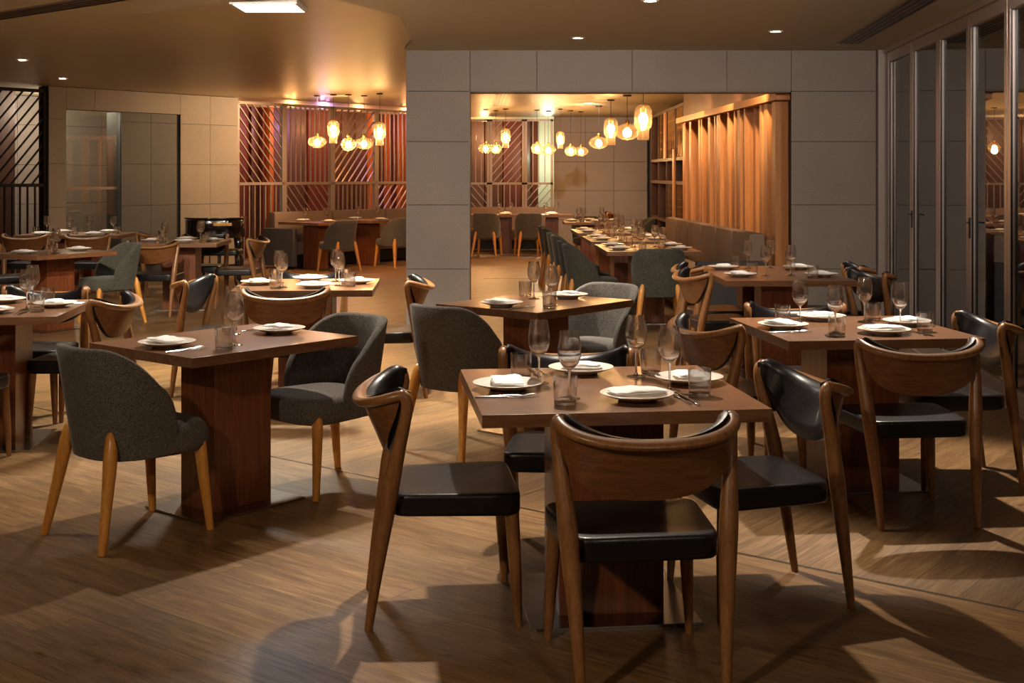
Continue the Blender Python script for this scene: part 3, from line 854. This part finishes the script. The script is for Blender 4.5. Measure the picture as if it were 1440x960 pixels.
# long row in the inner room
for k, (yy, ph) in enumerate(((12.98, 'nearest'), (14.85, 'middle'), (16.85, 'farthest'))):
    table(T6, 1.38 - .04 * k, yy, 91.5, 'long walnut table in front of the slatted wall, %s of the row' % ph, 'long tables')
    place(1.38 - .04 * k, yy, 91.5, [(90, .31, -.32, 'front left'), (90, .31, .32, 'rear left'), (-90, .31, .32, 'front right'), (-90, .31, -.32, 'rear right')],
          [(-.42, .1, 'front left'), (-.36, -.12, 'front right'), (.1, .1, 'rear left'), (.2, -.12, 'rear right')], [(-.5, .1, 'front left'), (-.1, -.15, 'middle'), (.42, .12, 'rear left')], 'the %s row table' % ph, near=False)
k = 0
for yy, ph in ((12.72, 'nearest'), (13.36, 'second'), (14.62, 'third'), (15.22, 'fourth'), (16.6, 'fifth'), (17.2, 'farthest')):
    tchair(.80 - .03 * k, yy, 0, 'olive-grey tub chair in the file left of the row tables, %s' % ph, TO); k += 1
tchair(1.40, 12.0 + .12, 90, 'olive-grey tub chair with its back to us at the head of the row tables', TO)
# far end of the inner room
table(T4, 1.30, 20.4, 0, 'walnut table before the far stone wall, beyond the row tables', 'square tables')
place(1.30, 20.4, 0, S4, W4[:3], G4[:2], 'the table beyond the row', near=False)
tchair(1.25, 21.05, 268, 'olive tub chair facing us beyond the row tables', TO)
tchair(2.02, 20.4, 185, 'olive tub chair next to the wine rack', TO)
for x, ph, w_ in ((-1.0, 'walnut table before the far banquette, hidden partly by the pillar', 'the far table behind the pillar'),
              (-.12, 'walnut table before the far banquette, middle one', 'the middle far table'), (.76, 'walnut table before the far banquette, end nearest the stone wall', 'the last far table')):
    table(T2, x, 24.0, 90, ph, 'two-seat tables')
    place(x, 24.0, 90, [(180, .3, 0, 'near side'), (0, .3, 0, 'far side')], [(-.1, .12, 'near one'), (.15, -.1, 'far one')], [], w_, near=False)
wchair(1.65, 24.0, 180, 'dark leather chair by the far stone wall')
tchair(-.46, 23.28, 78, 'brown tub chair with its back to us at the far tables, next to pillar')
tchair(.30, 23.28, 98, 'brown tub chair with its back to us at the middle far table')
# tables before the left banquette
for (x, y), ph in (((-3.15, 20.2), 'left'), ((-2.42, 21.15), 'right')):
    table(T2, x, y, 52 - 90, 'walnut table before the banquette under the pendants, %s one' % ph, 'two-seat tables')
    place(x, y, 52, [(90, .30, 0, 'banquette side'), (-90, .30, 0, 'room side')], [(-.12, .1, 'left one'), (.14, -.1, 'right one')], [], 'the %s banquette table' % ph, near=False)
tchair(-2.72, 19.72, 136, 'dark tub chair at the banquette tables under the pendants, left one')
tchair(-1.93, 20.66, 136, 'dark tub chair at the banquette tables, half hidden by the pillar')

# ------------------------------------------------------------------ piano
pn = link('grand_piano', None, None, (-4.33, 18.45, 0), math.radians(8))
b = B()
def pout(a):
    c, s = math.cos(a), math.sin(a); u = math.copysign(abs(c) ** .5, c) * .42; v = math.copysign(abs(s) ** .5, s) * .62
    return (u * (1 - .22 * max(0, v / .62) * (1 if u > 0 else 0)), v)
pad(b, pout, .60, .86, .012, 0, 56); link('body', mesh(b, 'body', 'piano_black', True, 30), pn)
b = B(); pad(b, lambda a: (pout(a)[0] * 1.03, pout(a)[1] * 1.03), .868, .895, .006, 0, 56); link('lid', mesh(b, 'lid', 'piano_black', True, 30), pn)
b = B(); box(b, (.14, -.632, .80), (.26, .02, .045), bev=.004); link('fallboard', mesh(b, 'fallboard', 'brass', False), pn)
for x, y in ((-.33, -.45), (.33, -.45), (0, .45)):
    b = B(); sweep(b, [(x, y, .61, .055), (x * 1.06, y * 1.04, .5, .06), (x * .98, y * .98, .3, .03), (x * 1.0, y, .1, .025), (x * 1.08, y * 1.05, .03, .035), (x * 1.08, y * 1.05, .0, .03)], 12, 4)
    link('leg', mesh(b, 'leg', 'piano_black'), pn)
b = B()
for x in (-.06, .06): box(b, (x, -.4, .36), (.02, .03, .5))
box(b, (0, -.4, .11), (.2, .1, .05), bev=.005); lg = link('pedal_lyre', mesh(b, 'pedal_lyre', 'piano_black', False), pn)
b = B()
for x in (-.05, 0, .05): box(b, (x, -.48, .09), (.022, .09, .01), bev=.003)
link('pedal', mesh(b, 'pedal', 'brass', False), lg)
tag(pn, 'small black lacquered piano with curved legs against the lit stone wall', 'piano')
st = link('piano_stool', None, None, (-3.95, 17.0, 0))
b = B(); pad(b, superell(.6, .6, -.17, .17, .3), .42, .50, .02, .01, 40); link('seat', mesh(b, 'seat', 'black_leather'), st)
for x in (-.25, .25):
    for y in (-.12, .12):
        b = B(); sweep(b, [(x, y, .43, .025), (x * 1.1, y * 1.1, .32, .028), (x * .95, y, .12, .016), (x * 1.1, y * 1.15, 0, .02)], 10, 4); link('leg', mesh(b, 'leg', 'piano_black'), st)
tag(st, 'black piano stool with curved legs between the table and the piano', 'stool')

# ------------------------------------------------------------------ pendants
def pendant_kind(shape):
    K = []
    if shape == 'disc': prof = [(.022, .10), (.05, .098), (.115, .07), (.15, .02), (.152, -.01), (.12, -.055), (.06, -.085), (0, -.09)]
    elif shape == 'round': prof = [(.022, .11), (.06, .10), (.105, .06), (.12, 0), (.105, -.055), (.06, -.095), (0, -.105)]
    else: prof = [(.022, .14), (.055, .13), (.085, .10), (.095, .05), (.095, -.06), (.085, -.10), (.066, -.115), (.062, -.13), (.062, -.22), (.060, -.23), (0, -.232)]
    b = B(); lathe(b, prof, 28); K.append(('lamp_shade', mesh(b, 'lamp_shade', 'amber_glass', True, 60), []))
    b = B(); lathe(b, [(0, .15), (.02, .148), (.024, .13), (.024, .09), (.016, .055), (0, .052)], 14)
    K.append(('lamp_socket', mesh(b, 'lamp_socket', 'brass', True, 50), []))
    b = B(); lathe(b, [(0, .054), (.02, .05), (.046, .02), (.052, -.010), (.040, -.045), (0, -.060)], 14)
    K.append(('bulb', mesh(b, 'bulb', 'bulb_glow', True, 80), []))
    return K
PK = {s: pendant_kind(s) for s in ('disc', 'round', 'jar')}
def light(name, kind, loc, energy, col, size=.05, spot=None, blend=.5, rot=None, parent=None):
    l = bpy.data.lights.new(name, kind); l.energy = energy; l.color = col
    if kind in ('POINT', 'SPOT'): l.shadow_soft_size = size
    if kind == 'SPOT': l.spot_size = math.radians(spot); l.spot_blend = blend
    o = bpy.data.objects.new(name, l); C.objects.link(o); o.location = loc
    if rot: o.rotation_euler = rot
    if parent: o.parent = parent
    return o
WARM = (1, .60, .28)
def pendant(px, py, Y, shape, sc, label, watt, group):
    x = (px - 720) / FPX * Y; z = EYE + (HOR - py) / FPX * Y
    t = spawn(PK[shape], 'pendant_lamp', (x, Y, z), 0, label, 'pendant lamp', group)
    t.scale = (sc, sc, sc)
    b = B(); L = (2.733 - z) / sc
    lathe(b, [(0, .14), (.0035, .14), (.0035, L - .02), (.05, L - .018), (.055, L - .002), (0, L - .001)], 12)
    link('cord', mesh(b, 'cord', 'black_metal', True, 30), t)
    light('pendant_light', 'POINT', (x, Y, z - .06 * sc), watt, WARM, .05)
cg = 'pendants over the left banquette'; ig = 'pendants in the inner room'
for px, py, sh, l in ((446, 200, 'disc', 'amber glass pendant, leftmost of the cluster before the screens'), (469, 181, 'jar', 'tall amber jar pendant hanging high, second in the cluster'),
                      (490, 203, 'round', 'round amber pendant in the middle of the cluster'), (512, 202, 'disc', 'wide amber pendant right of the round one in the cluster'),
                      (534, 184, 'jar', 'tall amber jar pendant closest to the pillar')):
    pendant(px, py, 19.0 + .25 * ((px * 7) % 3), sh, .95, l, 26, cg)
for px, py, Y, sh, sc, l in ((683, 209, 23.6, 'disc', .95, 'amber pendant nearest the inner side of the pillar'), (697.5, 209, 24.0, 'round', .9, 'round amber pendant second from the pillar inside'),
                             (711, 191, 23.4, 'jar', .95, 'tall jar pendant hanging above the far banquette'),
                             (755, 209, 23.8, 'round', .95, 'round amber pendant before the screen with pale glow'), (771, 211, 24.2, 'disc', 1, 'wide amber pendant where far screen meets stone'),
                             (788, 194, 23.5, 'jar', .85, 'slim tall jar pendant before the far stone wall'), (802.5, 212, 24.0, 'round', .95, 'round amber pendant before the far stone wall'),
                             (817, 213, 24.4, 'disc', .95, 'small wide amber pendant before the far stone wall'),
                             (842, 201, 22.4, 'disc', 1.15, 'wide disc pendant left of the large pendants'), (859, 180, 20.6, 'jar', 1.2, 'tall jar pendant between the two wide disc ones'),
                             (882, 186, 19.4, 'disc', 1.3, 'large wide disc pendant next to the nearest jar pendant'), (904.5, 166, 18.0, 'jar', 1.35, 'largest tall jar pendant, nearest the slatted wall')):
    pendant(px, py, Y, sh, sc, l, 24, ig)

# ------------------------------------------------------------------ ceiling fittings
def downlight_kind():
    b = B(); lathe(b, [(.062, 0), (.062, -.006), (.046, -.008), (.040, -.002), (.040, 0)], 24); r = mesh(b, 'trim_ring', 'white_trim', True, 40)
    b = B(); lathe(b, [(0, -.003), (.041, -.003), (.041, -.001), (0, -.001)], 20); g = mesh(b, 'lens', 'downlight_glow', False)
    return [('trim_ring', r, []), ('lens', g, [])]
DK = downlight_kind()
def downlight(x, y, z, label, watt, col=(1, .87, .72), spot=75, aim=None, blend=.6, size=.035):
    spawn(DK, 'downlight', (x, y, z), 0, label, 'downlight', 'recessed downlights')
    r = (0, 0, 0)
    if aim: r = (Vector((x, y, z)) - Vector((aim[0], aim[1], 0))).to_track_quat('Z', 'Y').to_euler()
    light('downlight_beam', 'SPOT', (x, y, z - .02), watt, col, size, spot, blend, r)
DL = [
 # visible fittings
 (.575, 11.0, CEIL, 'recessed downlight in front of the stone lintel, above the pillar table', 60, None, 80),
 (2.2, 10.5, CEIL, 'recessed downlight above the joined tables', 90, None, 80),
 (.95, 8.65, CEIL, 'recessed downlight at the upper photo edge, above centre', 90, None, 80),
 (-5.25, 13.5, 2.733, 'recessed downlight over the table near the dark screen', 120, None, 80),
 (-5.75, 16.1, 2.733, 'recessed downlight over the rearmost left table', 120, None, 80),
 (-6.6, 15.2, 2.733, 'recessed downlight cut by the left photo edge', 60, None, 80),
]
for x, y, z, l, w_, aim, sp in DL: downlight(x, y, z, l, w_, aim=aim, spot=sp)
# unseen downlights above the frame: some placed from shadows, the rest added for light
for x, y, w_, aim, sp in ((1.85, 6.85, 420, (1.75, 6.2), 62), (.10, 5.6, 330, (.32, 4.6), 62), (-1.05, 6.9, 230, (-1.25, 6.0), 66), (.55, 7.9, 170, (.3, 7.5), 66),
                          (-2.9, 7.6, 200, None, 70), (-.45, 8.4, 420, (-.35, 9.2), 85), (-3.2, 8.4, 520, (-3.4, 11.0), 75), (-2.6, 5.6, 60, None, 80)):
    downlight(x, y, CEIL, 'extra unseen downlight in the ceiling over the front tables, above the photo', w_, aim=aim, spot=sp)
# square lamp box at the upper photo edge
t = link('ceiling_lamp_box', None, None, (-1.73, 8.98, 2.733))
b = B()
for s in (-1, 1): box(b, (s * .225, 0, -.02), (.02, .47, .05)); box(b, (0, s * .225, -.02), (.43, .02, .05))
link('frame', mesh(b, 'frame', 'white_trim', False), t)
b = B(); box(b, (0, 0, -.01), (.43, .43, .01)); link('lens', mesh(b, 'lens', 'tube_glow', False), t)
tag(t, 'bright square ceiling lamp cut by the upper photo edge', 'ceiling lamp')
light('lamp_box_light', 'SPOT', (-1.73, 8.98, 2.66), 620, (1, .93, .70), .16, 120, .7)
# linear air vents
def vent(p0, p1, z, w_, n, label):
    m = Vector(((p0[0] + p1[0]) / 2, (p0[1] + p1[1]) / 2)); d = Vector(p1) - Vector(p0); L = d.length
    t = link('air_vent', None, None, (m.x, m.y, z), math.atan2(d.y, d.x))
    b = B()
    for i in range(n + 1): box(b, (0, -w_ / 2 + w_ * i / n, -.004), (L, w_ / n * .26, .008))
    for s in (-1, 1): box(b, (s * L / 2, 0, -.004), (.015, w_ + .02, .008))
    link('slot_blades', mesh(b, 'slot_blades', 'screen_metal', False), t)
    b = B(); box(b, (0, 0, -.0015), (L, w_, .001)); link('slot', mesh(b, 'slot', 'black_metal', False), t)
    tag(t, label, 'air vent', 'linear ceiling air vents')
vent((3.06, 11.5), (2.72, 7.6), CEIL, .20, 4, 'slotted ceiling air vent beside the folding doors')
vent((-5.2, 10.6), (-2.2, 8.1), CEIL, .22, 4, 'slotted ceiling air vent in the upper left corner')
vent((-.12, 18.6), (-.23, 22.4), 2.733, .22, 4, 'slotted ceiling air vent inside the opening near the pillar')
# spots added without fittings for walls and front; then inner room, lobby, bar
def wash(p, q, w_, c, spot, size=.05, bl=.8):
    light('unseen_fill_spot', 'SPOT', p, w_, c, size, spot, bl, (Vector(p) - Vector(q)).to_track_quat('Z', 'Y').to_euler())  # unseen spot, no lamp body, brightens the area it aims at
for x, y, w_ in ((2.36, 12.5, 120), (2.26, 14.1, 90), (2.18, 15.8, 80)): wash((x, y, 2.66), (x + .2, y + 2.2, 1.4), w_, (1, .66, .36), 105)
wash((-2.6, 8.0, 2.66), (-3.8, 14.6, .6), 480, (1, .82, .58), 38)
wash((1.3, 21.5, 2.68), (1.9, 26.6, 1.5), 260, (1, .78, .62), 80)
for x, w_ in ((-1.2, 330), (1.2, 250), (2.9, 170)): wash((x, 6.6, 2.67), (x, 12.1, 1.6), w_, (1, .87, .74), 75, .08)  # added to brighten the stone front
wash((-2.0, .6, 2.66), (-.2, 5.0, .2), 210, (1, .76, .50), 100, .10)  # front-left source, placed from the leg shadows
wash((1.4, .2, 2.66), (.8, 5.0, .2), 70, (1, .80, .58), 100, .10)  # unseen front fill added beside it
wash((-4.2, 3.4, 2.66), (-4.0, 12.0, .6), 130, (1, .80, .56), 100, .10)
for x, y, w_, sp in ((-.5, 14.8, 90, 85), (1.38, 13.0, 60, 52), (1.34, 14.9, 60, 52), (1.3, 16.8, 60, 52), (-.2, 19.2, 110, 100), (1.0, 22.6, 70, 90)): light('added_inner_beam', 'SPOT', (x, y, 2.70), w_, (1, .68, .42), .04, sp, .7)  # added spots without fittings, to light the row tables and inner floor
for u, w_, c in ((.8, 14, (1, .45, .16)), (2.2, 34, (1, .45, .15)), (3.9, 30, (1, .45, .15)), (3.0, 24, (.72, .40, 1)), (5.2, 22, (1, .45, .18))):
    p = onwall(u, 1.2, 2.4); light('bar_light', 'POINT', p, w_, c, .06)
light('bar_light', 'POINT', (-.6, BY + .9, 2.3), 50, (1, .5, .2), .06)
light('bar_light', 'POINT', (.8, BY + 1.0, 1.9), 40, (.9, 1, .75), .06)
p = onwall(-2.4, 1.1, 2.5); light('lobby_light', 'POINT', p, 60, (1, .86, .66), .06)
wash(onwall(.9, -1.8, 2.68), onwall(-.5, 0, 1.5), 260, (1, .66, .34), 95)
w = bpy.data.worlds.new('world'); bpy.context.scene.world = w; w.use_nodes = True
w.node_tree.nodes['Background'].inputs[0].default_value = (.5, .55, .7, 1); w.node_tree.nodes['Background'].inputs[1].default_value = .02

# ------------------------------------------------------------------ camera
cd = bpy.data.cameras.new('camera'); cam = bpy.data.objects.new('camera', cd); C.objects.link(cam)
cam.location = (0, 0, EYE); cam.rotation_euler = (PI / 2, 0, 0)
cd.lens = FPX / 1440 * 36; cd.sensor_width = 36; cd.shift_y = -(480 - HOR) / 1440; cd.clip_end = 200
sc = bpy.context.scene; sc.camera = cam
sc.view_settings.view_transform = 'Standard'; sc.view_settings.look = 'None'
sc.view_settings.exposure = .20; sc.view_settings.gamma = 1; sc.view_settings.use_curve_mapping = False
cy = sc.cycles
cy.max_bounces = 10; cy.diffuse_bounces = 4; cy.glossy_bounces = 4; cy.transmission_bounces = 8; cy.transparent_max_bounces = 32
cy.caustics_reflective = False; cy.caustics_refractive = False
cy.sample_clamp_indirect = 4; cy.sample_clamp_direct = 0; cy.use_denoising = True; cy.use_light_tree = True
